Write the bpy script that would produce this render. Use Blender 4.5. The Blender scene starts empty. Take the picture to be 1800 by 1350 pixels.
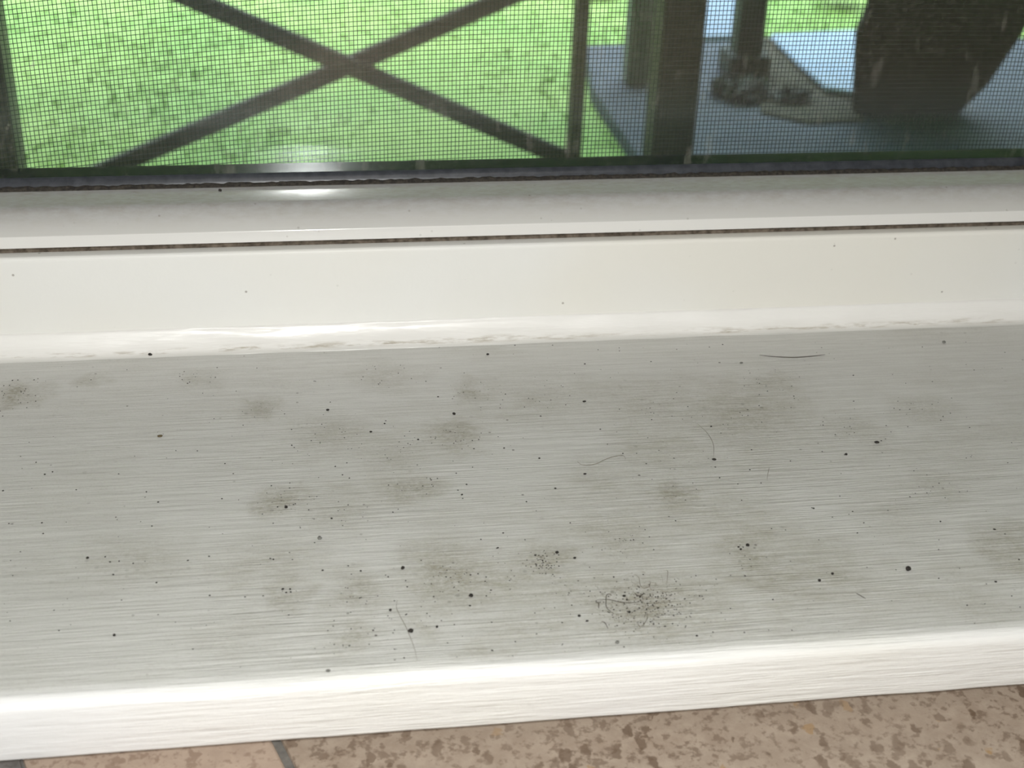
import bpy, bmesh, math, random
from mathutils import Vector, Matrix, noise as mn
random.seed(11)
S = bpy.context.scene
COL = S.collection

# ------------------------------------------------------------------ camera
# world: X along the window, +Y outdoors, Z up, window board top at z = 0 (metres)
F_PX = 2500.0
CX = Vector((0.98975, 0.04129, -0.13671))      # world axes written in camera axes (right, down, forward)
CY = Vector((-0.13895, 0.49920, -0.85527))
CZ = Vector((0.03293, 0.86550, 0.49982))
CAM = Vector((0.0, -0.385, 0.207))
cam_d = bpy.data.cameras.new('camera'); cam = bpy.data.objects.new('camera', cam_d); COL.objects.link(cam)
M = Matrix((CX, CY, CZ)).to_4x4(); M.translation = CAM
cam.matrix_world = M
cam_d.sensor_width = 36; cam_d.lens = 36 * F_PX / 1800
cam_d.clip_start = 0.01; cam_d.clip_end = 200
cam_d.dof.use_dof = True; cam_d.dof.focus_distance = 0.392; cam_d.dof.aperture_fstop = 50 / 1.9
S.camera = cam

# ------------------------------------------------------------------ light
w = bpy.data.worlds.new('world'); S.world = w; w.use_nodes = True
bg = w.node_tree.nodes['Background']
bg.inputs[1].default_value = 7.2
_g = w.node_tree.nodes.new('ShaderNodeNewGeometry'); _s = w.node_tree.nodes.new('ShaderNodeSeparateXYZ'); _r = w.node_tree.nodes.new('ShaderNodeValToRGB')
_m = w.node_tree.nodes.new('ShaderNodeMath'); _m.operation = 'MULTIPLY'; _m.inputs[1].default_value = -1.0
w.node_tree.links.new(_g.outputs['Incoming'], _s.inputs[0]); w.node_tree.links.new(_s.outputs['Z'], _m.inputs[0]); w.node_tree.links.new(_m.outputs[0], _r.inputs[0])
_r.color_ramp.elements[0].position = 0.36; _r.color_ramp.elements[0].color = (.030, .045, .030, 1)      # low sky darkened as added unseen trees, to dim reflections
_r.color_ramp.elements[1].position = 0.50; _r.color_ramp.elements[1].color = (.80, .92, 1.0, 1)
w.node_tree.links.new(_r.outputs[0], bg.inputs[0])
S.cycles.sample_clamp_indirect = 60; S.cycles.blur_glossy = 0.2
fl = bpy.data.lights.new('phone_flash', 'POINT'); fl.energy = 5.3; fl.shadow_soft_size = 0.006
fl.color = (1.0, 0.995, 0.972)
flo = bpy.data.objects.new('phone_flash', fl); COL.objects.link(flo)
flo.location = CAM + CZ * 0.0 + Vector((0.000, -0.002, 0.008))
cl = bpy.data.lights.new('room_fill_light', 'AREA'); cl.energy = 2.5; cl.size = 0.5; cl.color = (1, 0.96, 0.9)  # added fill for the room's ambient light, no visible lamp there
clo = bpy.data.objects.new('room_fill_light', cl); COL.objects.link(clo); clo.location = (0.1, -1.0, 1.30)
S.view_settings.view_transform = 'Standard'; S.view_settings.look = 'None'
S.view_settings.exposure = 0.0; S.view_settings.gamma = 1.0; S.view_settings.use_curve_mapping = False

def ray(px, py):
    r = M.to_3x3() @ Vector((px - 900, -(py - 675), -F_PX)); return r
def at_y(px, py, y):
    d = ray(px, py); return CAM + d * ((y - CAM.y) / d.y)
def at_z(px, py, z=0.0):
    d = ray(px, py); return CAM + d * ((z - CAM.z) / d.z)

# ------------------------------------------------------------------ materials
class NT:
    def __init__(s, name):
        s.m = bpy.data.materials.new(name); s.m.use_nodes = True
        s.t = s.m.node_tree; s.t.nodes.clear()
        s.out = s.n('ShaderNodeOutputMaterial')
        s.b = s.n('ShaderNodeBsdfPrincipled'); s.l(s.b.outputs[0], s.out.inputs[0])
        s.tc = None
    def n(s, t, **k):
        o = s.t.nodes.new(t)
        for a, v in k.items(): setattr(o, a, v)
        return o
    def l(s, a, b): s.t.links.new(a, b)
    def pos(s):
        if not s.tc: s.tc = s.n('ShaderNodeNewGeometry')
        return s.tc.outputs['Position']
    def mapped(s, scale, rot=(0, 0, 0), loc=(0, 0, 0)):
        m = s.n('ShaderNodeMapping'); s.l(s.pos(), m.inputs[0])
        m.inputs['Scale'].default_value = scale; m.inputs['Rotation'].default_value = rot; m.inputs['Location'].default_value = loc
        return m.outputs[0]
    def noise(s, vec, scale, detail=4, rough=0.5, w=None):
        o = s.n('ShaderNodeTexNoise'); s.l(vec, o.inputs['Vector'])
        o.inputs['Scale'].default_value = scale; o.inputs['Detail'].default_value = detail; o.inputs['Roughness'].default_value = rough
        return o.outputs['Fac']
    def ramp(s, fac, a, b, ca=0.0, cb=1.0):
        o = s.n('ShaderNodeMapRange', clamp=True); s.l(fac, o.inputs[0])
        o.inputs[1].default_value = a; o.inputs[2].default_value = b; o.inputs[3].default_value = ca; o.inputs[4].default_value = cb
        return o.outputs[0]
    def math(s, op, a, b=None, clamp=False):
        o = s.n('ShaderNodeMath', operation=op, use_clamp=clamp)
        for i, v in enumerate((a, b)):
            if v is None: continue
            if isinstance(v, (int, float)): o.inputs[i].default_value = v
            else: s.l(v, o.inputs[i])
        return o.outputs[0]
    def mix(s, fac, a, b):
        o = s.n('ShaderNodeMix', data_type='RGBA')
        if isinstance(fac, (int, float)): o.inputs[0].default_value = fac
        else: s.l(fac, o.inputs[0])
        for i, v in ((6, a), (7, b)):
            if isinstance(v, tuple): o.inputs[i].default_value = (*v, 1)
            else: s.l(v, o.inputs[i])
        return o.outputs[2]
    def vor(s, vec, scale, feature='F1', rnd=1.0):
        o = s.n('ShaderNodeTexVoronoi', feature=feature); s.l(vec, o.inputs['Vector'])
        o.inputs['Scale'].default_value = scale; o.inputs['Randomness'].default_value = rnd
        return o
    def dots(s, vec, scale, r0, r1, thresh):
        """round specks in a fraction of the voronoi cells"""
        v = s.vor(vec, scale)
        d = s.ramp(v.outputs['Distance'], r0, r1, 1, 0)
        sep = s.n('ShaderNodeSeparateColor'); s.l(v.outputs['Color'], sep.inputs[0])
        return s.math('MULTIPLY', d, s.math('GREATER_THAN', sep.outputs[0], thresh)), sep.outputs[1]
    def bump(s, h, dist, strength=1.0, prev=None):
        o = s.n('ShaderNodeBump'); s.l(h, o.inputs['Height'])
        o.inputs['Distance'].default_value = dist; o.inputs['Strength'].default_value = strength
        if prev is not None: s.l(prev, o.inputs['Normal'])
        return o.outputs[0]
    def set(s, color=None, rough=None, normal=None, spec=None, metal=None):
        if color is not None:
            if isinstance(color, tuple): s.b.inputs['Base Color'].default_value = (*color, 1)
            else: s.l(color, s.b.inputs['Base Color'])
        if rough is not None:
            if isinstance(rough, (int, float)): s.b.inputs['Roughness'].default_value = rough
            else: s.l(rough, s.b.inputs['Roughness'])
        if normal is not None: s.l(normal, s.b.inputs['Normal'])
        if spec is not None: s.b.inputs['Specular IOR Level'].default_value = spec
        if metal is not None: s.b.inputs['Metallic'].default_value = metal
        return s.m

# stains on the board: (px, py, radius x mm, radius y mm, strength)
STAINS = [(500, 880, 6, 4, .9), (720, 858, 8, 4, .7), (600, 905, 8, 6, .45), (830, 690, 6, 4, .8), (800, 770, 7, 5, .7), (690, 800, 10, 7, .45),
          (1185, 868, 6, 5, .8), (790, 1010, 11, 8, .95), (880, 1010, 10, 6, .7), (630, 1045, 7, 5, .75), (610, 1118, 6, 4, .6), (480, 885, 5, 4, .7), (740, 1095, 5, 4, .6),
          (960, 985, 6, 4, .9), (1140, 1065, 15, 9, .9), (1000, 1040, 12, 6, .5), (1310, 975, 9, 8, .7), (1090, 950, 12, 8, .6),
          (960, 700, 16, 9, .35), (1150, 720, 16, 10, .45), (1300, 740, 18, 12, .55), (1180, 800, 14, 8, .4), (1360, 670, 6, 4, .55),
          (1620, 720, 9, 5, .5), (1500, 760, 9, 6, .4), (1640, 860, 7, 6, .4), (30, 690, 7, 5, 1.0), (8, 700, 5, 4, 1.0), (350, 665, 7, 4, .5),
          (460, 720, 4, 5, .55), (590, 770, 9, 7, .5), (680, 660, 9, 6, .4), (800, 1030, 8, 6, .8), (1780, 960, 7, 6, .7), (220, 975, 8, 5, .4), (500, 1040, 5, 4, .7),
          (255, 985, 9, 6, .4), (1700, 1050, 10, 8, .3), (1570, 900, 9, 6, .35), (850, 1150, 4, 3, .6), (480, 980, 12, 8, .35), (1430, 1000, 14, 9, .35),
          (950, 1100, 14, 6, .35), (420, 1110, 10, 5, .3), (1060, 850, 12, 7, .35), (1240, 900, 14, 7, .35), (160, 668, 4, 3, .6), (1190, 1130, 12, 4, .4)]

def painted_board():
    s = NT('white_painted_wood')
    n1 = s.noise(s.mapped((24, 900, 900)), 1.0, 4, .65)
    n2 = s.noise(s.mapped((75, 2000, 2000), loc=(3, 1, 2)), 1.0, 3, .6)
    patch = s.noise(s.mapped((9, 16, 16), loc=(.3, .2, 0)), 1.0, 2)
    brush = s.math('ADD', s.math('MULTIPLY', n1, .65), s.math('MULTIPLY', n2, .35))
    fine = s.noise(s.mapped((900, 1300, 1300)), 1.0, 3, .7)
    fine2 = s.noise(s.mapped((160, 420, 420)), 1.0, 4, .7)
    big = s.noise(s.mapped((22, 34, 34), loc=(2, 0, 1)), 1.0, 4, .6)
    wob = s.n('ShaderNodeTexNoise'); s.l(s.pos(), wob.inputs['Vector']); wob.inputs['Scale'].default_value = 120; wob.inputs['Detail'].default_value = 3
    off = s.n('ShaderNodeVectorMath', operation='MULTIPLY_ADD'); s.l(wob.outputs['Color'], off.inputs[0])
    off.inputs[1].default_value = (.020, .014, 0); s.l(s.pos(), off.inputs[2])
    tot = None
    for px, py, rx, ry, st in STAINS:
        p = at_z(px, py)
        d = s.n('ShaderNodeVectorMath', operation='SUBTRACT'); s.l(off.outputs[0], d.inputs[0]); d.inputs[1].default_value = (p.x + .010, p.y + .007, p.z)
        k = s.n('ShaderNodeVectorMath', operation='MULTIPLY'); s.l(d.outputs[0], k.inputs[0]); k.inputs[1].default_value = (1000 / rx, 1000 / (ry * 1.45), 0)
        g = s.n('ShaderNodeVectorMath', operation='LENGTH'); s.l(k.outputs[0], g.inputs[0])
        v = s.ramp(g.outputs['Value'], .2, 1.6, st * .9, 0)
        tot = v if tot is None else s.math('MAXIMUM', tot, v)
    speck = s.ramp(s.math('ADD', s.math('MULTIPLY', fine, .6), s.math('MULTIPLY', fine2, .5)), .40, .64)
    stain = s.math('MULTIPLY', tot, s.math('ADD', s.math('MULTIPLY', speck, 1.0), .12))
    haze = s.math('MULTIPLY', s.ramp(big, .45, .72), s.ramp(fine2, .35, .65, .10, .50))
    clus_ = s.math('ADD', s.math('MULTIPLY', big, .7), s.math('MULTIPLY', tot, .4))
    # the board's top is dirty, its front edge and the fillet are clean
    sp = s.n('ShaderNodeSeparateXYZ'); s.l(s.pos(), sp.inputs[0])
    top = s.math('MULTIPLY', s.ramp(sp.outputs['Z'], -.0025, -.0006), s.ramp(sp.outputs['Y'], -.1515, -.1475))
    wid = s.math('MULTIPLY', s.ramp(sp.outputs['X'], -.075, .02, .35, 1), s.ramp(sp.outputs['X'], .14, .21, 1, .6))
    f = s.math('MULTIPLY', s.math('ADD', stain, s.math('MULTIPLY', haze, wid)), top, True)
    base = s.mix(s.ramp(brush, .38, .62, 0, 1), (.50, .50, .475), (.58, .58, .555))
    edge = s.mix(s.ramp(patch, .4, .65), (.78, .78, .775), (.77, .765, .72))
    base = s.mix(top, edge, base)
    c = s.mix(s.math('MULTIPLY', f, .75), base, (.24, .22, .15))
    grain = s.noise(s.mapped((1500, 2200, 1500), loc=(7, 3, 0)), 1.0, 3, .7)
    c = s.mix(s.math('MULTIPLY', s.math('MULTIPLY', s.ramp(grain, .54, .66), top), s.ramp(clus_, .25, .7, .10, .38)), c, (.20, .18, .13))
    d1, r1 = s.dots(s.mapped((1, 1, 0)), 420, .16, .28, .80)
    d2, r2 = s.dots(s.mapped((1, 1, 0), loc=(.31, .17, 0)), 190, .05, .085, .66)
    clus = s.ramp(s.math('ADD', s.math('MULTIPLY', big, .6), s.math('MULTIPLY', tot, .35)), .28, .62)
    dd = s.math('MAXIMUM', s.math('MULTIPLY', s.math('MULTIPLY', d1, s.ramp(r1, 0, 1, .05, .6)), clus), s.math('MULTIPLY', d2, s.ramp(r2, 0, 1, .2, .85)))
    c = s.mix(s.math('MULTIPLY', dd, top), c, (.06, .05, .04))
    crumbs = s.math('ADD', s.math('MULTIPLY', brush, 1.0), s.math('MULTIPLY', fine, .10))
    soft = s.math('MULTIPLY', s.ramp(patch, .35, .65, .35, 1.2), s.ramp(sp.outputs['Y'], -.085, -.02, 1, .35))
    b1 = s.bump(s.math('MULTIPLY', crumbs, soft), .00068, 1.0)
    lump = s.noise(s.mapped((60, 320, 320), loc=(5, 1, 2)), 1.0, 3)
    b2 = s.bump(lump, .0005, .6, b1)
    return s.set(c, s.math('ADD', s.math('MULTIPLY', stain, .3), .34), b2, .5)

def vinyl():
    s = NT('cream_vinyl')
    n = s.noise(s.mapped((10, 10, 10)), 1.0, 2)
    c = s.mix(s.ramp(n, .4, .6), (.83, .83, .80), (.82, .805, .745))
    # grime specks on the sash and at the joint above the board
    d, r = s.dots(s.mapped((1, 1, 1), loc=(.1, .2, .3)), 260, .06, .12, .86)
    c = s.mix(s.math('MULTIPLY', d, s.ramp(r, 0, 1, .1, .6)), c, (.15, .12, .09))
    sp = s.n('ShaderNodeSeparateXYZ'); s.l(s.pos(), sp.inputs[0])
    g = s.noise(s.mapped((60, 900, 900)), 1.0, 3, .7)
    return s.set(c, .26, s.bump(s.noise(s.mapped((700, 700, 700)), 1.0, 2), .00003, 1.0), .5)

def sash_vinyl():
    s = NT('glossy_white_vinyl')
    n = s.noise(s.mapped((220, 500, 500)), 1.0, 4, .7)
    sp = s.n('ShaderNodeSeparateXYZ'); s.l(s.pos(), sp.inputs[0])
    dust_shade = s.mix(s.ramp(n, .35, .75), (.40, .40, .40), (.33, .315, .29))
    c = s.mix(s.ramp(sp.outputs['Z'], .0354, .0408), (.60, .595, .57), dust_shade)  # dust tint that also paints in shade, deeper towards the flat top
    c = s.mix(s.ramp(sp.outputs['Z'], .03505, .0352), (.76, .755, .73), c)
    d, r = s.dots(s.mapped((1, 1, 1)), 330, .08, .15, .8)
    c = s.mix(s.math('MULTIPLY', d, s.ramp(r, 0, 1, .0, .55)), c, (.15, .12, .09))
    return s.set(c, .13, s.bump(s.noise(s.mapped((900, 900, 900)), 1.0, 2), .000006, 1.0), .7)

def simple(name, c1, c2, scale=40, rough=.5, bump=0.0, stretch=(1, 1, 1), spec=.5, detail=4):
    s = NT(name)
    v = s.mapped(tuple(scale * q for q in stretch))
    n = s.noise(v, 1.0, detail, .6)
    nm = s.bump(n, bump) if bump else None
    return s.set(s.mix(s.ramp(n, .35, .65), c1, c2), rough, nm, spec)

def caulk():
    s = NT('white_caulk')
    n = s.noise(s.mapped((110, 700, 700)), 1.0, 4, .7)
    m = s.noise(s.mapped((14, 20, 20), loc=(1, 0, 0)), 1.0, 2)
    sp = s.n('ShaderNodeSeparateXYZ'); s.l(s.pos(), sp.inputs[0])
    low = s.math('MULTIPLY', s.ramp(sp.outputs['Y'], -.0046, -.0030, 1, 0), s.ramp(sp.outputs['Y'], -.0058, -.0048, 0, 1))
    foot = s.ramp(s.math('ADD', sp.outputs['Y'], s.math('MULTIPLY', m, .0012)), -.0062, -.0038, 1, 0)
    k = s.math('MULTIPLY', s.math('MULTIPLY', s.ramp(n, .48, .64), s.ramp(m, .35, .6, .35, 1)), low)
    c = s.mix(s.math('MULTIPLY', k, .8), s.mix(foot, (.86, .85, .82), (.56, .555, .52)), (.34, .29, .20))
    return s.set(c, .32, s.bump(s.noise(s.mapped((50, 260, 260)), 1.0, 3), .0006, .8), .5)

def stone(name, ca, cb, dark, fl_amt, seed):
    s = NT(name)
    L = (seed, seed * 2, 0)
    n = s.noise(s.mapped((170, 170, 170), loc=L), 1.0, 5, .7)
    big = s.noise(s.mapped((26, 26, 26), loc=L), 1.0, 3)
    c = s.mix(s.ramp(n, .36, .62), ca, cb)
    wv = s.mapped((290, 170, 200), rot=(0, 0, .7), loc=L)
    dist = s.n('ShaderNodeTexNoise'); s.l(s.pos(), dist.inputs['Vector']); dist.inputs['Scale'].default_value = 420
    add = s.n('ShaderNodeVectorMath', operation='MULTIPLY_ADD'); s.l(dist.outputs['Color'], add.inputs[0]); add.inputs[1].default_value = (.9, .9, .9); s.l(wv, add.inputs[2])
    v = s.vor(add.outputs[0], 1.0)
    sep = s.n('ShaderNodeSeparateColor'); s.l(v.outputs['Color'], sep.inputs[0])
    m = s.math('MULTIPLY', s.ramp(v.outputs['Distance'], .34, .46, 1, 0), s.math('GREATER_THAN', sep.outputs[0], 1 - fl_amt))
    fc = s.mix(s.math('GREATER_THAN', sep.outputs[1], .87), dark, (.36, .22, .09))
    c = s.mix(s.math('MULTIPLY', m, s.ramp(sep.outputs[2], 0, 1, .45, .95)), c, fc)
    n3 = s.noise(s.mapped((420, 420, 420), loc=L), 1.0, 3, .6)
    c = s.mix(s.math('MULTIPLY', s.ramp(n3, .52, .62), .6), c, dark)
    c = s.mix(s.math('MULTIPLY', s.ramp(big, .4, .7), .25), c, ca)
    return s.set(c, .45, s.bump(n, .0003, .6), .4)

def glass(dust):
    s = NT('window_glass_dusty' if dust else 'window_glass')
    s.t.nodes.remove(s.b)
    tr = s.n('ShaderNodeBsdfTransparent'); tr.inputs[0].default_value = (.970, .985, .985, 1)
    gl = s.n('ShaderNodeBsdfGlossy'); gl.inputs['Roughness'].default_value = 0.12; gl.inputs[0].default_value = (1, 1, 1, 1)
    fr = s.n('ShaderNodeFresnel'); fr.inputs[0].default_value = 1.42
    mx = s.n('ShaderNodeMixShader'); s.l(fr.outputs[0], mx.inputs[0]); s.l(tr.outputs[0], mx.inputs[1]); s.l(gl.outputs[0], mx.inputs[2])
    last = mx.outputs[0]
    if dust:
        df = s.n('ShaderNodeBsdfDiffuse'); df.inputs[0].default_value = (.62, .58, .50, 1)
        n = s.noise(s.mapped((520, 520, 520)), 1.0, 4, .75)
        big = s.noise(s.mapped((26, 26, 20), loc=(4, 0, 1)), 1.0, 3)
        st = s.noise(s.mapped((190, 190, 55), rot=(0, .25, 0), loc=(1, 1, 1)), 1.0, 3, .6)
        d1, r = s.dots(s.mapped((1, 0, .8)), 210, .08, .17, .90)
        film = s.math('MULTIPLY', s.ramp(n, .50, .70), s.ramp(big, .3, .7, .010, .060))
        marks = s.math('MULTIPLY', s.ramp(st, .64, .70), .07)
        f = s.math('ADD', s.math('ADD', film, marks), s.math('MULTIPLY', d1, s.ramp(r, 0, 1, .0, .22)), True)
        f = s.math('ADD', f, .001)
        m2 = s.n('ShaderNodeMixShader'); s.l(f, m2.inputs[0]); s.l(last, m2.inputs[1]); s.l(df.outputs[0], m2.inputs[2]); last = m2.outputs[0]
    s.l(last, s.out.inputs[0])
    return s.m

def grass_mat():
    s = NT('lawn_grass')
    n = s.noise(s.mapped((2.2, 2.2, 2.2)), 1.0, 3)
    n2 = s.noise(s.mapped((45, 45, 45)), 1.0, 3, .7)
    c = s.mix(s.ramp(n, .38, .62), (.26, .46, .11), (.37, .54, .15))
    c = s.mix(s.math('MULTIPLY', s.ramp(n2, .4, .7), .2), c, (.42, .53, .20))
    return s.set(c, .6, None, .2)

MAT = dict(
    board=painted_board(), vinyl=vinyl(), sash=sash_vinyl(), caulk=caulk(),
    rubber=simple('grey_rubber', (.030, .034, .042), (.055, .06, .07), 300, .30, .00005),
    black=simple('black_spacer', (.004, .005, .008), (.007, .009, .014), 200, .2, spec=.14),
    grime=simple('black_grime', (.012, .010, .008), (.05, .042, .032), 900, .9, .0003),
    joint=simple('brown_joint_grime', (.05, .038, .025), (.16, .13, .10), 500, .9, .0003),
    glass=glass(False), dusty=glass(True),
    wire=simple('charcoal_mesh', (.014, .020, .020), (.022, .030, .030), 100, .6, spec=.2),
    alu=simple('dark_frame', (.03, .03, .032), (.05, .05, .05), 60, .45),
    wall=simple('plaster', (.62, .59, .54), (.68, .65, .60), 12, .7, .0004),
    siding=simple('outer_wall_render', (.45, .42, .38), (.52, .50, .46), 12, .8, .002),
    floor=simple('floor_tiles', (.30, .26, .22), (.36, .32, .28), 8, .5),
    tile_a=stone('speckled_stone', (.43, .355, .285), (.345, .275, .215), (.13, .085, .055), .36, 1.3),
    tile_b=stone('plain_stone', (.50, .40, .32), (.43, .335, .265), (.24, .165, .12), .07, 4.7),
    tile_c=stone('grey_stone', (.20, .19, .18), (.15, .145, .14), (.10, .09, .08), .05, 7.7),
    grout=simple('dark_grout', (.13, .125, .115), (.20, .19, .17), 300, .9, .0005),
    grass=grass_mat(),
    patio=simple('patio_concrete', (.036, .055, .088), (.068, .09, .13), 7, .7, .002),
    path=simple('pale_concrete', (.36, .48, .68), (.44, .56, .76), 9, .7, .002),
    bark=simple('bark_mulch', (.045, .045, .035), (.11, .10, .07), 60, .9, .01),
    rail=simple('weathered_brown_wood', (.030, .026, .020), (.075, .064, .05), 30, .5, .001, (1, 1, 1)),
    post=simple('dark_brown_wood', (.018, .016, .012), (.04, .034, .026), 30, .7, .001, (1, 1, .1)),
    rim=simple('worn_edge_wood', (.10, .085, .065), (.14, .12, .09), 30, .7),
    tub=simple('dark_woven_cover', (.013, .013, .010), (.028, .027, .02), 45, .85, .003),
    leaf=simple('dark_leaves', (.012, .028, .018), (.03, .06, .035), 30, .5),
    leaf2=simple('green_leaves', (.05, .11, .04), (.10, .18, .06), 30, .5),
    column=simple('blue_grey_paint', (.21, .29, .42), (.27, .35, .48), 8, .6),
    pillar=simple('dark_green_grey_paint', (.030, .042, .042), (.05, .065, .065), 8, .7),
    speck=simple('black_dirt', (.006, .005, .004), (.03, .024, .018), 2500, .8),
    brown=simple('brown_dirt', (.07, .05, .02), (.13, .10, .05), 2500, .8),
    greyd=simple('grey_dirt', (.10, .10, .09), (.2, .2, .18), 2500, .8),
    hair=simple('dark_hair', (.05, .04, .03), (.08, .065, .05), 800, .5),
    fuzz=simple('pale_brown_hair', (.16, .14, .11), (.22, .20, .16), 800, .6),
)

# ------------------------------------------------------------------ mesh helpers
def link(name, bm, mat, parent=None, smooth=False, bevel=0):
    me = bpy.data.meshes.new(name); bm.normal_update(); bm.to_mesh(me); bm.free()
    me.materials.append(mat)
    if smooth:
        for p in me.polygons: p.use_smooth = True
    o = bpy.data.objects.new(name, me); COL.objects.link(o)
    if parent: o.parent = parent
    if bevel:
        b = o.modifiers.new('bevel', 'BEVEL'); b.width = bevel; b.segments = 2; b.limit_method = 'ANGLE'
    return o
def tag(o, label=None, cat=None, group=None, kind=None):
    if label: o['label'] = label
    if cat: o['category'] = cat
    if group: o['group'] = group
    if kind: o['kind'] = kind
    return o
def empty(name, loc=(0, 0, 0)):
    o = bpy.data.objects.new(name, None); COL.objects.link(o); o.location = loc; o.empty_display_size = .02
    o['_o'] = 0; del o['_o']
    return o
def box(bm, a, b):
    x0, y0, z0 = a; x1, y1, z1 = b
    v = [bm.verts.new(p) for p in ((x0, y0, z0), (x1, y0, z0), (x1, y1, z0), (x0, y1, z0), (x0, y0, z1), (x1, y0, z1), (x1, y1, z1), (x0, y1, z1))]
    for f in ((0, 3, 2, 1), (4, 5, 6, 7), (0, 1, 5, 4), (1, 2, 6, 5), (2, 3, 7, 6), (3, 0, 4, 7)): bm.faces.new([v[i] for i in f])
def shift(bm, o):
    if o: bmesh.ops.translate(bm, verts=bm.verts, vec=-Vector(o.location))
    return bm
def boxo(name, a, b, mat, parent=None, bevel=0):
    bm = bmesh.new(); box(bm, a, b); shift(bm, parent); return link(name, bm, mat, parent, bevel=bevel)
def extrude_x(prof, x0, x1, n=1, wob=None):
    """closed (y, z) outline swept along X"""
    bm = bmesh.new(); rings = []
    for i in range(n + 1):
        x = x0 + (x1 - x0) * i / n
        rings.append([bm.verts.new((x, y + (wob(x, k)[0] if wob else 0), z + (wob(x, k)[1] if wob else 0))) for k, (y, z) in enumerate(prof)])
    m = len(prof)
    for i in range(n):
        for k in range(m):
            bm.faces.new((rings[i][k], rings[i][(k + 1) % m], rings[i + 1][(k + 1) % m], rings[i + 1][k]))
    bm.faces.new(rings[0][::-1]); bm.faces.new(rings[-1])
    bmesh.ops.recalc_face_normals(bm, faces=bm.faces)
    return bm
def arc(cy, cz, r, a0, a1, n):
    return [(cy + r * math.cos(math.radians(a0 + (a1 - a0) * i / n)), cz + r * math.sin(math.radians(a0 + (a1 - a0) * i / n))) for i in range(n + 1)]
def tube(bm, pts, r, n=5, taper=True):
    rings = []
    for i, p in enumerate(pts):
        p = Vector(p); t = (Vector(pts[min(i + 1, len(pts) - 1)]) - Vector(pts[max(i - 1, 0)])).normalized()
        u = t.cross(Vector((0, 0, 1)));
        if u.length < .1: u = t.cross(Vector((1, 0, 0)))
        u.normalize(); v = t.cross(u)
        k = r * (1 - .6 * abs(2 * i / (len(pts) - 1) - 1) ** 2) if taper else r
        rings.append([bm.verts.new(p + (u * math.cos(2 * math.pi * j / n) + v * math.sin(2 * math.pi * j / n)) * k) for j in range(n)])
    for a, b in zip(rings, rings[1:]):
        for j in range(n): bm.faces.new((a[j], a[(j + 1) % n], b[(j + 1) % n], b[j]))
    bm.faces.new(rings[0][::-1]); bm.faces.new(rings[-1])
def smooth_path(pts, n=8):
    P = [Vector(p) for p in pts]; P = [P[0] * 2 - P[1]] + P + [P[-1] * 2 - P[-2]]; out = []
    for i in range(1, len(P) - 2):
        a, b, c, d = P[i - 1:i + 3]
        for k in range(n):
            t = k / n
            out.append(.5 * ((2 * b) + (c - a) * t + (2 * a - 5 * b + 4 * c - d) * t * t + (3 * b - a - 3 * c + d) * t ** 3))
    out.append(P[-2]); return out

XL, XR = -0.36, 0.52        # window opening
ZT = 0.78

# ------------------------------------------------------------------ room shell
ZF, ZC = -0.95, 1.45
def struct(name, a, b, mat):
    o = boxo(name, a, b, mat); o['kind'] = 'structure'; return o
struct('floor', (-1.6, -2.4, ZF - .05), (1.8, .15, ZF), MAT['floor'])
struct('ceiling', (-1.6, -2.4, ZC), (1.8, .15, ZC + .05), MAT['wall'])
struct('wall_left', (-1.65, -2.4, ZF - .05), (-1.6, .15, ZC + .05), MAT['wall'])
struct('wall_right', (1.8, -2.4, ZF - .05), (1.85, .15, ZC + .05), MAT['wall'])
struct('wall_front', (-1.65, -2.45, ZF - .05), (1.85, -2.4, ZC + .05), MAT['wall'])
bm = bmesh.new()
for a, b in (((-1.6, -.135, ZF), (1.8, .065, -.016)), ((-1.6, -.135, -.016), (XL - .02, .065, ZC)), ((XR + .02, -.135, -.016), (1.8, .065, ZC)), ((XL - .02, -.135, ZT + .02), (XR + .02, .065, ZC))):
    box(bm, a, b)
tag(link('wall_back', bm, MAT['wall']), kind='structure')
bm = bmesh.new()
for a, b in (((-9, .066, -1.2), (9, .105, -.016)), ((-9, .066, -.016), (XL - .02, .105, 3.2)), ((XR + .02, .066, -.016), (9, .105, 3.2)), ((XL - .02, .066, ZT + .02), (XR + .02, .105, 3.2))):
    box(bm, a, b)
tag(link('wall_outside', bm, MAT['siding']), kind='structure')

# ------------------------------------------------------------------ window
win = tag(empty('window_1', (0, 0, 0)), 'white vinyl window above the painted board, dusty glass in black gasket', None, None, 'structure')
# outer frame: cream upright face over the board
prof = [(.062, -.004), (.062, .012), (.030, .012), (.030, .0285), (.0012, .0302)] + arc(.0012, .0290, .0012, 90, 180, 4) + [(0, .004), (0, -.004)]
bm = extrude_x(prof, XL - .02, XR + .02, 1)
fo = link('window_frame', bm, MAT['vinyl'], win)
bm = bmesh.new()
box(bm, (XL - .02, 0, .012), (XL + .03, .062, ZT + .02)); box(bm, (XR - .03, 0, .012), (XR + .02, .062, ZT + .02)); box(bm, (XL + .03, 0, ZT - .03), (XR - .03, .062, ZT + .02))
link('window_frame', bm, MAT['vinyl'], win, bevel=.001)
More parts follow.
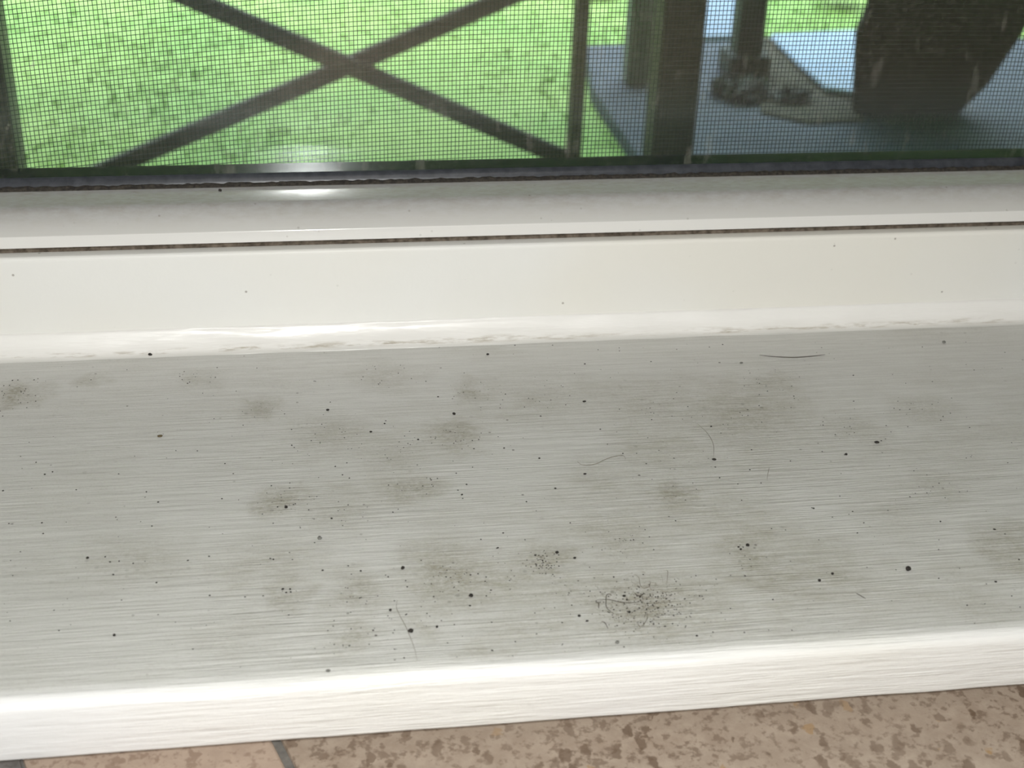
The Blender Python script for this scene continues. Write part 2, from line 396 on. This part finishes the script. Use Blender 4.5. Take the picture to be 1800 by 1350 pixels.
# sash rail with lip, curve and flat top
cur = [(.0040, .0316), (.0040, .0349), (.00407, .03505), (.0042, .03518), (.0044, .03533), (.0062, .0371), (.0075, .03865), (.0088, .0398), (.0100, .0406), (.0111, .0411), (.0122, .0412), (.0246, .0412)]
prof = [(.0300, .0316 - .0015), (.0085, .0305), (.0080, .0314)] + cur + [(.0255, .0412), (.0255, .0380), (.0480, .0380), (.0520, .0400), (.0520, .0301)]
prof = [(.0520, .0301), (.0085, .0301), (.0080, .0316)] + cur + [(.0255, .0412), (.0255, .0380), (.0480, .0350), (.0520, .0345)]
bm = extrude_x(prof, XL + .03, XR - .03, 1)
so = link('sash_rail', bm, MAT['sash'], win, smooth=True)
so.data.set_sharp_from_angle(angle=math.radians(28))
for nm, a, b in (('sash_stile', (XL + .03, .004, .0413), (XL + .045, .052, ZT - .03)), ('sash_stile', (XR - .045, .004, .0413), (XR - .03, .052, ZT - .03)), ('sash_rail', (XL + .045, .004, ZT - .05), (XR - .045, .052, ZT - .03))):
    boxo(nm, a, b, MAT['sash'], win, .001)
GX0, GX1 = XL + .045, XR - .045
# dirt packed in the joint between sash and frame and along the gasket
def wobj(amp, sc, seed):
    def g(x, k): return (0, 0 if k == 0 or k == 1 else amp * mn.noise(Vector((x * sc, k * 3.1, seed))))
    return g
bm = extrude_x([(.0045, .0300), (.030, .0300), (.030, .0312), (.0060, .0316), (.0047, .0308)], XL + .03, XR - .03, 900, wobj(.00035, 420, 2.2))
link('joint_grime', bm, MAT['joint'], win)
bm = extrude_x([(.0262, .0411), (.0231, .0411), (.0234, .0417), (.0240, .0420), (.0262, .0421)], GX0, GX1, 1200, wobj(.0005, 500, 5.2))
link('gasket_grime', bm, MAT['grime'], win)
bm = extrude_x([(.0270, .0385), (.0245, .0413), (.0249, .0424), (.0257, .0434), (.0264, .04395), (.0270, .0441)], GX0, GX1, 1)
o = link('gasket', bm, MAT['rubber'], win, smooth=True); o.data.set_sharp_from_angle(angle=math.radians(50))
boxo('spacer_bar', (GX0, .0305, .0383), (GX1, .0435, .0408), MAT['black'], win, .0003)
def pane(name, y0, y1, mat):
    # the pane is one sheet of glass with real thickness
    return boxo(name, (GX0, y0, .0386), (GX1, y1, ZT - .052), mat, win)
pane('inner_glass', .0271, .0301, MAT['dusty']); pane('outer_glass', .0439, .0469, MAT['glass'])

# caulk fillet
c = [(-.0062, .00002)] + arc(-.0066, .0052, .0052, -62, -4, 7) + [(-.0002, .0058), (.0, .0058), (.0, -.0)]
c = [(-.0066, .0001), (-.0052, .00045), (-.0040, .0010), (-.0028, .0018), (-.0018, .0028), (-.0010, .0040), (-.0004, .0052), (-.0001, .0060), (.0004, .0060), (.0004, -.0004), (-.0066, -.0004)]
bm = extrude_x(c, XL - .02, XR + .02, 500, lambda x, k: (0 if k > 6 else .0009 * mn.noise(Vector((x * 45, k * .3, 1))), 0 if k > 6 or k == 0 else .0003 * mn.noise(Vector((x * 80, k * .5, 3)))))
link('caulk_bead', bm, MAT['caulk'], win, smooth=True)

# ------------------------------------------------------------------ window board
r = .0030
prof = [(.0, -.0157), (.0, .0)] + [(-.1530 + r, 0)] + arc(-.1530 + r, -r, r, 90, 180, 8)[1:] + arc(-.1530 + .001, -.0150, .001, 180, 270, 3) + [(-.135, -.0160)]
prof = [(-.0001, -.0159), (-.0001, 0)] + [(-.006 - .02 * i, 0) for i in range(7)] + prof[2:]
bm = extrude_x(prof, XL - .0195, XR + .0195, 160, lambda x, k: (0, 0))
for v in bm.verts:
    if v.co.y < -.140:
        q = mn.noise(Vector((v.co.x * 22, v.co.z * 60, 0))) + .5 * mn.noise(Vector((v.co.x * 70, v.co.z * 90, 4)))
        if v.co.z > -.014 and v.co.y > -.152: v.co.z += .00025 * q - (.00025 if v.co.y < -.146 else 0)
        v.co.y += .00035 * q
o = link('window_sill', bm, MAT['board'], None, smooth=True); o.data.set_sharp_from_angle(angle=math.radians(60))
tag(o, 'wide white painted wooden window sill with brush marks, stains and dirt', 'window sill')

# ------------------------------------------------------------------ stone ledge below the board
ZK = -.030
led = tag(empty('stone_countertop', (0.05, -.44, ZK)), 'beige and grey stone tile countertop below the front edge of the white sill', 'countertop')
boxo('grout_bed', (-.9, -.75, ZK - .03), (1.1, -.1355, ZK - .0012), MAT['grout'], led)
ga, gb = at_z(492, 1312, ZK), at_z(504, 1350, ZK)
gl_, gh = at_z(40, 1340, ZK), at_z(46, 1350, ZK)
def tile(x0, x1, mat, sh=0.0):
    bm = bmesh.new(); y0, y1 = -.75, -.1358
    def X(x, y): return x + sh * (ga.y - y)
    lo = [bm.verts.new((X(x, y), y, ZK - .004)) for x, y in ((x0, y0), (x1, y0), (x1, y1), (x0, y1))]
    hi = [bm.verts.new((X(x, y), y, ZK)) for x, y in ((x0, y0), (x1, y0), (x1, y1), (x0, y1))]
    bm.faces.new(lo[::-1]); bm.faces.new(hi)
    for i in range(4): bm.faces.new((lo[i], lo[(i + 1) % 4], hi[(i + 1) % 4], hi[i]))
    shift(bm, led); return link('tile', bm, mat, led, bevel=.0008)
SH = .35
tile(-.9, gl_.x - .0, MAT['tile_c'], SH)
tile(gl_.x + .0006, ga.x - .0010, MAT['tile_b'], SH)
tile(ga.x + .0012, ga.x + .62, MAT['tile_a'], SH)
tile(ga.x + .6225, 1.1, MAT['tile_b'], SH)

# ------------------------------------------------------------------ insect screen
scr = tag(empty('insect_screen', (.08, .060, .014)), 'fine charcoal insect screen mesh stretched outside the glass', 'insect screen')
PX_, PZ_ = .00131, .00149
def sag(x):  # the weave is pulled up towards the middle
    t = x - .17
    return -(.13 * t * t) - (.55 * (t + .12) ** 2 * .35 if t < -.12 else 0)
def yrip(x, z): return .0601 + .0005 * math.sin(x * 31 + z * 9) + .0003 * math.sin(z * 47 + x * 11)
bm = bmesh.new()
SX0, SX1, SZ0, SZ1 = XL + .02, XR - .02, .022, ZT - .045
def wire(pts, horiz):
    wv = .00011; prev = None
    for p in pts:
        x, y, z = p
        if horiz: tri = [(x, y, z + wv), (x, y + wv * 1.4, z - wv * .7), (x, y - wv * 1.4, z - wv * .7)]
        else: tri = [(x, y + wv, z), (x + wv, y - wv * .8, z), (x - wv, y - wv * .8, z)]
        ring = [bm.verts.new(q) for q in tri]
        if prev:
            for j in range(3): bm.faces.new((prev[j], prev[(j + 1) % 3], ring[(j + 1) % 3], ring[j]))
        prev = ring
rnd = random.Random(4)
k = 0; x = SX0
while x < SX1:
    j = rnd.uniform(-.00008, .00008)
    wire([(x + j, yrip(x, z), z) for z in [SZ0 + (SZ1 - SZ0) * i / 12 for i in range(13)]], False); x += PX_
z = SZ0 - .02
while z < SZ1 + .03:
    j = rnd.uniform(-.00007, .00007); pts = []
    for i in range(41):
        xx = SX0 + (SX1 - SX0) * i / 40; zz = z + j + sag(xx)
        if SZ0 <= zz <= SZ1: pts.append((xx, yrip(xx, zz) + .0002, zz))
    if len(pts) > 2: wire(pts, True)
    z += PZ_
shift(bm, scr); link('mesh', bm, MAT['wire'], scr)
bm = bmesh.new(); e = .004
box(bm, (SX0 - .018, .0570, .0125), (SX1 + .018, .0640, SZ0)); box(bm, (SX0 - .018, .057, SZ1), (SX1 + .018, .064, SZ1 + .018))
box(bm, (SX0 - .018, .057, SZ0), (SX0, .064, SZ1)); box(bm, (SX1, .057, SZ0), (SX1 + .018, .064, SZ1))
shift(bm, scr); link('screen_frame', bm, MAT['alu'], scr)

# ------------------------------------------------------------------ outdoors
GZ = -0.95
bm = bmesh.new()
N = 60
g = [[bm.verts.new((-12 + 24 * i / N, .11 + 20 * j / N, GZ - .012 + .012 * mn.noise(Vector((i * .6, j * .6, 0))))) for j in range(N + 1)] for i in range(N + 1)]
for i in range(N):
    for j in range(N): bm.faces.new((g[i][j], g[i + 1][j], g[i + 1][j + 1], g[i][j + 1]))
tag(link('ground', bm, MAT['grass'], smooth=True), kind='structure')

def poly_slab(name, pix, z0, z1, mat, pz=None):
    pts = [at_z(x, y, z1 if pz is None else pz) for x, y in pix]
    bm = bmesh.new()
    lo = [bm.verts.new((p.x, p.y, z0)) for p in pts]; hi = [bm.verts.new((p.x, p.y, z1)) for p in pts]
    bm.faces.new(hi); bm.faces.new(lo[::-1])
    for i in range(len(pts)): bm.faces.new((lo[i], lo[(i + 1) % len(pts)], hi[(i + 1) % len(pts)], hi[i]))
    bmesh.ops.recalc_face_normals(bm, faces=bm.faces)
    return link(name, bm, mat, bevel=.01)
# grass blades, only where the ground can be seen, not on the paving
patio_px = [(1165, 360), (1130, 285), (1040, 150), (1028, 78), (1420, 66), (2150, 66), (2150, 360)]
PATIO = [at_z(x, y, GZ + .03) for x, y in patio_px]
def inside(x, y, P):
    c = False; j = len(P) - 1
    for i in range(len(P)):
        if (P[i].y > y) != (P[j].y > y) and x < (P[j].x - P[i].x) * (y - P[i].y) / (P[j].y - P[i].y) + P[i].x: c = not c
        j = i
    return c
rg = random.Random(3); bm = bmesh.new()
for i in range(30000):
    y = rg.uniform(2.0, 6.2); x = rg.uniform(-.42 * y - .5, .62 * y + .5)
    if inside(x, y, PATIO): continue
    h = rg.uniform(.005, .013); a = rg.uniform(0, 6.28); wd = rg.uniform(.004, .008); l = rg.uniform(0, .02)
    dx, dy = math.cos(a), math.sin(a); gz = GZ - .013
    bm.faces.new((bm.verts.new((x - dx * wd, y - dy * wd, gz)), bm.verts.new((x + dx * wd, y + dy * wd, gz)), bm.verts.new((x + dy * l, y - dx * l, gz + h))))
tag(link('lawn', bm, MAT['grass']), 'bright green lawn seen through the insect screen behind the crossed rails', 'grass', None, 'stuff')

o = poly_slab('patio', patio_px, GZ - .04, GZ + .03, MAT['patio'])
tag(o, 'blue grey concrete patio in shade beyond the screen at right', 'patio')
def p3(px, py, y): return at_y(px, py, y)

bm = bmesh.new(); box(bm, (-9, .11, .95), (9, 3.95, 1.03)); tag(link('shade_roof', bm, MAT['siding']), kind='structure')  # unseen roof, added and made deep to shade the near lawn

# railing: posts and crossed bars in one plane
RY = 2.10
pl = p3(10, 180, RY); pr = p3(1016, 180, RY)
rail = tag(empty('crossbar_railing', ((pl.x + pr.x) / 2, RY, GZ)), 'dark brown railing of two crossed bars between slim posts, before the lawn', 'railing')
def railpost(name, x0, x1, y0, y1, z1, mat, parent):
    return boxo(name, (x0, y0, GZ - .012), (x1, y1, z1), mat, parent, .003)
a0, a1 = p3(1003, 150, RY).x, p3(1026, 150, RY).x
railpost('post', a0, a1, RY - .02, RY + .02, .94, MAT['rim'], rail)
l1 = p3(24, 180, RY).x
railpost('post', l1 - .09, l1, RY - .04, RY + .04, .94, MAT['rail'], rail)
def bar(name, A, B, y0, y1, wd, mat, parent):
    A = Vector((A.x, 0, A.z)); B = Vector((B.x, 0, B.z)); t = (B - A).normalized(); n = Vector((-t.z, 0, t.x)) * wd / 2
    bm = bmesh.new(); c = [A + n, B + n, B - n, A - n]
    f = [bm.verts.new((p.x, y0, p.z)) for p in c]; k = [bm.verts.new((p.x, y1, p.z)) for p in c]
    bm.faces.new(f); bm.faces.new(k[::-1])
    for i in range(4): bm.faces.new((f[i], f[(i + 1) % 4], k[(i + 1) % 4], k[i]))
    bmesh.ops.recalc_face_normals(bm, faces=bm.faces)
    shift(bm, parent); return link(name, bm, mat, parent, bevel=.002)
bar('crossbar', p3(-4, -150.8, RY), p3(1016, 285.4, RY), RY - .020, RY + .001, .031, MAT['rail'], rail)
bar('crossbar', p3(-4, 383.2, RY), p3(1016, -55.4, RY), RY - .001, RY + .020, .031, MAT['rail'], rail)
z_b = p3(500, 380, RY).z; bz = boxo('bottom_rail', (l1, RY - .020, z_b - .03), (a0, RY + .020, z_b), MAT['rail'], rail, .002)
z_t = p3(500, -160, RY).z; boxo('top_rail', (l1, RY - .020, z_t), (a0, RY + .020, z_t + .03), MAT['rail'], rail, .002)

# thick dark post
b0, b1 = p3(1158, 135, 2.05).x, p3(1232, 135, 2.05).x
post = tag(empty('porch_post', ((b0 + b1) / 2, 2.1, GZ)), 'thick dark brown square post between the crossed railing and the bulky dark planter', 'post')
boxo('shaft', (b0, 2.05, GZ), (b1, 2.05 + (b1 - b0), .949), MAT['post'], post, .003)
boxo('base_block', (b0 - .02, 2.03, GZ), (b1 + .02, 2.07 + (b1 - b0), GZ + .08), MAT['post'], post, .004)

# distant slim grey green post left of the thick post
q0, q1 = p3(1104, 100, 3.0).x, p3(1144, 100, 3.0).x
tag(boxo('garden_post', (q0, 3.0, GZ + .0305), (q1, 3.0 + q1 - q0, .3), simple('grey_green_wood', (.13, .16, .16), (.19, .22, .21), 20, .8, .001, (1, 1, .1)), None, .004), 'blurred grey green garden post just left of the thick dark post', 'post')

# bright concrete walk, bark bed, column, shrubs
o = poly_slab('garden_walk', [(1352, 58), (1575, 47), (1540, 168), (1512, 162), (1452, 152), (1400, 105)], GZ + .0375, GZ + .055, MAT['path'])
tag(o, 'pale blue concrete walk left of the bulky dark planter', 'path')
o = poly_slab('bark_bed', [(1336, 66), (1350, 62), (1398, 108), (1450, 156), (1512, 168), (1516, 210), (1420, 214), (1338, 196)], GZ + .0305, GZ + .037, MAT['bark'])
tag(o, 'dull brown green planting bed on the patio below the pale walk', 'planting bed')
zc = GZ + .031
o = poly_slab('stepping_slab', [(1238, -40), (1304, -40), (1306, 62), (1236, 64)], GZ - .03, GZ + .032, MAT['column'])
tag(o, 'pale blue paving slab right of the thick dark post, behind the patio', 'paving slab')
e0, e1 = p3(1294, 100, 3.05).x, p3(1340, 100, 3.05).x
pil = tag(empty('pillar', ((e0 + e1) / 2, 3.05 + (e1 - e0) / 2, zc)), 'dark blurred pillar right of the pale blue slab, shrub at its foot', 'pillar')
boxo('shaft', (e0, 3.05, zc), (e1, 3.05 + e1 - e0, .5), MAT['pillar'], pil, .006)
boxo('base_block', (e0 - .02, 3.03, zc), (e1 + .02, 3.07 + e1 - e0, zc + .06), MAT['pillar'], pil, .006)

def shrub(name, centre, R, n, mat, label, size=.04, seed=1, squash=1.0):
    rg = random.Random(seed); t = tag(empty(name, (centre.x, centre.y, zc if centre.z > GZ else GZ)), label, 'shrub')
    base = Vector(t.location); bm = bmesh.new()
    for i in range(n):
        d = Vector((rg.gauss(0, 1), rg.gauss(0, 1), rg.gauss(0, 1))).normalized() * R * rg.uniform(.35, 1) ** .6
        p = Vector((centre.x + d.x, centre.y + d.y, max(centre.z + d.z * squash, base.z + .02)))
        a = Vector((rg.uniform(-1, 1), rg.uniform(-1, 1), rg.uniform(-.6, 1))).normalized(); b = a.cross(Vector((0, 0, 1)) + Vector((rg.random(), 0, 0)) * .5).normalized()
        s = size * rg.uniform(.6, 1.2)
        bm.faces.new([bm.verts.new(q) for q in (p - a * s, p + b * s * .4, p + a * s, p - b * s * .4)])
    shift(bm, t); link('foliage', bm, mat, t)
    bm = bmesh.new()
    for i in range(5):
        tube(bm, smooth_path([base + Vector((rg.uniform(-.02, .02), rg.uniform(-.02, .02), 0)), (base + centre) / 2, centre + Vector((rg.uniform(-.5, .5), rg.uniform(-.5, .5), .3)) * R], 3), .006, 5)
    shift(bm, t); link('stem', bm, MAT['post'], t)
    return t
shrub('low_shrub', p3(1300, 168, 2.92), .075, 420, MAT['leaf'], 'low dark shrub at the foot of the dark pillar', .022, 6, .55)
shrub('low_shrub', p3(1392, 178, 2.86), .045, 160, MAT['leaf'], 'small dark plant right of the low shrub by the pillar', .018, 9, .6)
shrub('bush', p3(1478, 0, 3.9), .062, 420, MAT['leaf'], 'round dark bush hanging over the far end of the pale walk', .022, 7)
shrub('bush', p3(1426, 22, 4.15), .026, 150, MAT['leaf'], 'small dark bush beside the bright grass gap at the top', .018, 8)
shrub('bush', p3(1362, 30, 4.3), .03, 150, MAT['leaf'], 'small dark bush left of the bright grass gap at the top', .018, 12)
shrub('bush', p3(1052, 40, 4.0), .055, 200, MAT['leaf'], 'loose dark bush behind the right post of the crossed railing', .022, 9)

# bulky tapered planter
tub_px = [(1536, -60), (1524, 30), (1506, 62), (1501, 200), (1560, 204), (1690, 198), (1740, 150), (1800, 62), (1860, -60)]
TY = at_z(1560, 202, GZ + .031).y + .002
tub = tag(empty('planter', (p3(1620, 200, TY).x, TY + .1, GZ + .03)), 'bulky dark brown tapered planter with a slanting right side on the patio', 'planter')
bm = bmesh.new()
P = [p3(x, y, TY) for x, y in tub_px]; m = len(P)
for p in P[3:6]: p.z = GZ + .0312
layers = [(0.0, .985), (.015, 1.0), (.10, .80), (.12, .74)]
cx = sum(p.x for p in P) / m; cz_ = sum(p.z for p in P) / m
R_ = [[bm.verts.new((cx + (p.x - cx) * s, TY + d, p.z)) for p in P] for d, s in layers]
for A, B in zip(R_, R_[1:]):
    for i in range(m): bm.faces.new((A[i], A[(i + 1) % m], B[(i + 1) % m], B[i]))
bm.faces.new(R_[0][::-1]); bm.faces.new(R_[-1]); bmesh.ops.recalc_face_normals(bm, faces=bm.faces)
shift(bm, tub); link('body', bm, MAT['tub'], tub, bevel=.01)
# ------------------------------------------------------------------ dirt specks and hairs lying on the board
def crumb(name, px, py, L, W, ang, mat, label, z=0.0, group=None, plane='z'):
    p = at_z(px, py, z); rr = random.Random(int(px * 7 + py)); bm = bmesh.new()
    bmesh.ops.create_icosphere(bm, subdivisions=2, radius=1)
    for v in bm.verts:
        v.co *= 1 + .22 * mn.noise(v.co * 1.7 + Vector((px, py, 0)))
        v.co = Vector((v.co.x * L / 2300, v.co.y * W / 2300, v.co.z * min(L, W) / 3100))
    zmin = min(v.co.z for v in bm.verts)
    for v in bm.verts: v.co.z -= zmin
    o = link(name, bm, mat, smooth=True)
    o.location = (p.x, p.y, z + .00001); o.rotation_euler = (0, 0, math.radians(ang))
    return tag(o, label, 'dirt', group)
G = 'dark crumbs of dirt on the window sill'
CR = [
 (722, 1111, 1.5, 1.3, 0, 'speck', 'largest black crumb, near the front edge of the sill'),
 (562, 948, 1.2, 1.4, 20, 'greyd', 'round grey crumb alone left of the middle of the sill'),
 (708, 1000, 1.0, 1.4, -30, 'speck', 'black crumb at the left end of the big grey stain in front'),
 (828, 1049, 1.2, 1.3, 30, 'speck', 'black crumb just in front of the big grey stain'),
 (1314, 960, 1.1, 1.2, 0, 'speck', 'round black crumb at the right of a small trail of dots'),
 (1541, 779, 1.7, 1.0, -12, 'speck', 'long black crumb lying farthest right on the rear half of the sill'),
 (798, 729, 1.0, 1.2, 30, 'speck', 'black crumb in the rear middle below a brown smudge'),
 (576, 722, 1.1, .9, 0, 'speck', 'black crumb at the rear left of the middle'),
 (281, 768, 1.7, 1.0, 10, 'brown', 'long olive brown crumb at the rear left of the sill'),
 (264, 625, 1.2, 1.7, 40, 'speck', 'slanted dark crumb at the foot of the white caulk, left'),
 (857, 624, 1.1, .8, 15, 'speck', 'small dark crumb just in front of the caulk, middle'),
 (503, 893, 1.0, 1.2, 0, 'speck', 'black crumb on the beige stain left of the middle'),
 (1255, 809, 1.4, .9, -20, 'speck', 'black crumb at the end of a thin curled hair'),
 (1487, 800, .9, .9, 0, 'speck', 'small black crumb left of the long black crumb'),
 (1463, 1010, .8, 1.0, 0, 'speck', 'black crumb at the front right, upper of a close pair'),
 (1440, 1022, .9, 1.0, 0, 'speck', 'black crumb at the front right, lower of a close pair'),
 (1596, 1002, 1.5, 1.9, -30, 'speck', 'ragged dark clump at the right front of the sill'),
 (768, 1103, .7, .8, 0, 'speck', 'tiny black crumb right of the largest black crumb'),
 (686, 1074, .8, .9, 0, 'speck', 'black crumb up left of the largest black crumb'),
 (1027, 707, 1.2, .8, 0, 'speck', 'dark flat crumb in the rear middle of the sill'),
 (577, 1181, 1.2, .9, 0, 'greyd', 'grey flake right behind the bright front edge, left'),
 (1018, 1084, .9, .8, 0, 'speck', 'black crumb left of the fuzz at the front'),
 (1085, 1131, 1.2, 1.0, 35, 'greyd', 'dark sliver close to the front edge below the fuzz'),
 (979, 973, 1.0, 1.0, 0, 'speck', 'black crumb at the top of a dotted cluster in the front middle'),
 (1010, 982, .9, .7, 0, 'speck', 'black crumb right of the dotted cluster in the front middle'),
 (652, 760, .9, .7, 0, 'speck', 'small black crumb on the rear part, left of the rear middle crumb'),
 (1659, 603, 1.3, 1.2, 0, 'greyd', 'blurred grey crumb near the caulk at the far right'),
 (1303, 639, 1.2, .8, 0, 'greyd', 'grey crumb left of the long dark hair'),
 (154, 982, .9, .8, 0, 'speck', 'dark crumb at the left with faint dots round it'),
 (201, 1118, .8, .9, 0, 'speck', 'dark crumb at the front left of the sill'),
 (1097, 1049, 1.0, .8, 0, 'speck', 'black crumb inside the fuzz, left'),
 (1106, 1077, .7, .9, -30, 'speck', 'black crumb below the fuzz'),
 (1028, 834, 1.1, .6, 0, 'speck', 'thin black crumb under the loop of fine hair'),
]
for px, py, L, W, a, mt, lab in CR: crumb('dirt_crumb', px, py, L, W, a, MAT[mt], lab)
p = at_y(387, 336, .018)
o = crumb('dirt_crumb', 387, 336, 1.1, 1.6, 20, MAT['speck'], 'black crumb on the sash rail just below the black gasket', .0412)

# countless finer specks as one object
rs = random.Random(21); bm = bmesh.new()
centres = [(s[0], s[1]) for s in STAINS]
fixed = [(713, 1021), (826, 1065), (567, 1003), (612, 995), (634, 1004), (514, 984), (497, 1036), (503, 1042), (510, 1036), (511, 1041), (840, 1009), (827, 1011), (267, 925), (1306, 962), (1302, 966), (1298, 962),
         (1549, 775), (1321, 791), (1318, 826), (602, 835), (683, 853), (976, 859), (390, 877), (278, 883), (410, 833), (735, 773), (678, 740), (676, 745), (1028, 640), (1748, 931), (1032, 1092), (1120, 1048), (1125, 1050),
         (1225, 1118), (1452, 1144), (940, 1078), (1650, 1017), (1653, 917), (1791, 984), (1750, 1023), (1427, 893), (1430, 894), (1500, 660), (1349, 688), (1250, 750), (948, 806), (886, 788), (833, 789), (770, 698), (160, 668), (60, 668), (45, 684), (22, 669), (805, 862), (820, 852), (812, 870), (1150, 1060)]
def dot(px, py, r, flat=.6):
    p = at_z(px, py)
    if not (-.150 < p.y < -.007): return
    mt = bmesh.ops.create_icosphere(bm, subdivisions=1, radius=1)
    a = rs.uniform(0, 3.14); e = rs.uniform(.6, 1.1)
    for v in mt['verts']:
        c_ = v.co; x_, y_ = c_.x * r, c_.y * r * e * 1.2
        v.co = Vector((p.x + x_ * math.cos(a) - y_ * math.sin(a), p.y + x_ * math.sin(a) + y_ * math.cos(a), r * flat * .5 + c_.z * r * flat * .5))
for x, y in fixed: dot(x, y, rs.uniform(.0002, .00036))
for i in range(420): dot(rs.uniform(-40, 1840), rs.uniform(600, 1175), rs.uniform(.00008, .00026) * (1.2 if rs.random() < .15 else 1))
for i in range(700):
    cxp, cyp = rs.choice(centres[:33]); dot(rs.gauss(cxp, 34), rs.gauss(cyp, 17), rs.uniform(.00006, .00022))
for i in range(330): dot(rs.gauss(1140, 50), rs.gauss(1066, 24), rs.uniform(.00006, .00022))
for i in range(70): dot(rs.gauss(958, 13), rs.gauss(990, 10), rs.uniform(.0001, .00022))
tag(link('fine_dirt', bm, MAT['speck']), 'scatter of tiny dark dirt grains over the white window sill', 'dirt', None, 'stuff')

def hair(name, pix, r, mat, label, lift=.0004):
    pts = [at_z(x, y) + Vector((0, 0, r + lift * math.sin(math.pi * i / (len(pix) - 1)))) for i, (x, y) in enumerate(pix)]
    bm = bmesh.new(); tube(bm, smooth_path(pts, 8), r, 5)
    return tag(link(name, bm, mat, smooth=True), label, 'hair')
hair('eyelash_hair', [(1335, 625), (1360, 629), (1395, 631), (1430, 628), (1450, 624)], .00016, MAT['hair'], 'short dark curved hair lying near the back of the sill at right')
hair('hair', [(1076, 1048), (1071, 1046), (1066, 1049), (1065, 1060), (1066, 1070), (1072, 1076), (1080, 1080)], .00010, MAT['hair'], 'dark hooked hair at the left of the fuzz near the front')
hair('hair', [(1048, 1055), (1068, 1056), (1090, 1061), (1110, 1062), (1125, 1058)], .00009, MAT['hair'], 'nearly straight hair running into the fuzz from the hooked hair')
hair('hair', [(1115, 1010), (1123, 1017), (1125, 1030), (1130, 1036), (1140, 1034), (1143, 1026), (1142, 1034), (1148, 1040)], .00008, MAT['fuzz'], 'wavy pale hair curling above the fuzz')
hair('hair', [(1138, 1075), (1137, 1090), (1130, 1102), (1124, 1103), (1119, 1094)], .00009, MAT['fuzz'], 'pale hair forming a loop below the fuzz')
hair('hair', [(1166, 1003), (1173, 1006), (1173, 1016), (1172, 1026)], .00008, MAT['fuzz'], 'small bent hair standing right above the fuzz')
hair('hair', [(1057, 1093), (1063, 1098), (1069, 1106)], .00010, MAT['hair'], 'short slanted hair below the hooked hair')
hair('hair', [(1015, 812), (1022, 818), (1035, 820), (1050, 817), (1062, 811), (1078, 805), (1095, 802), (1100, 808)], .00009, MAT['fuzz'], 'long thin hair making a wide loop in the middle of the sill')
hair('hair', [(1226, 745), (1244, 765), (1254, 785), (1254, 806)], .00008, MAT['fuzz'], 'thin curved hair ending at a black crumb, right of the middle')
hair('hair', [(1352, 822), (1350, 832), (1348, 846)], .00008, MAT['fuzz'], 'tiny upright hair right of the curved hair')
hair('hair', [(698, 1055), (697, 1070), (703, 1085), (715, 1108), (728, 1140), (733, 1160)], .00007, MAT['fuzz'], 'long pale hair running towards the front edge by the largest crumb')
hair('hair', [(1503, 1042), (1512, 1050), (1522, 1053)], .00010, MAT['hair'], 'short dark hair at the right front of the sill')
hair('hair', [(1047, 1060), (1052, 1063), (1052, 1070)], .00014, MAT['hair'], 'tiny black kinked hair left of the hooked hair')
hair('hair', [(1115, 1043), (1121, 1050), (1128, 1049), (1131, 1043)], .00014, MAT['hair'], 'short black bent hair on top of the fuzz')
rs = random.Random(8); bm = bmesh.new()
for i in range(60):
    x, y = rs.gauss(1135, 36), rs.gauss(1062, 22); a = rs.uniform(0, 6.28); pts = []
    for k in range(6):
        p = at_z(x, y); pts.append(Vector((p.x, p.y, .0001 + .0003 * rs.random()))); a += rs.gauss(0, .8); x += 5 * math.cos(a); y += 3 * math.sin(a)
    tube(bm, pts, .00004, 4)
tag(link('lint', bm, MAT['fuzz']), 'tangle of pale lint near the front edge, right of the middle', 'lint', None, 'stuff')
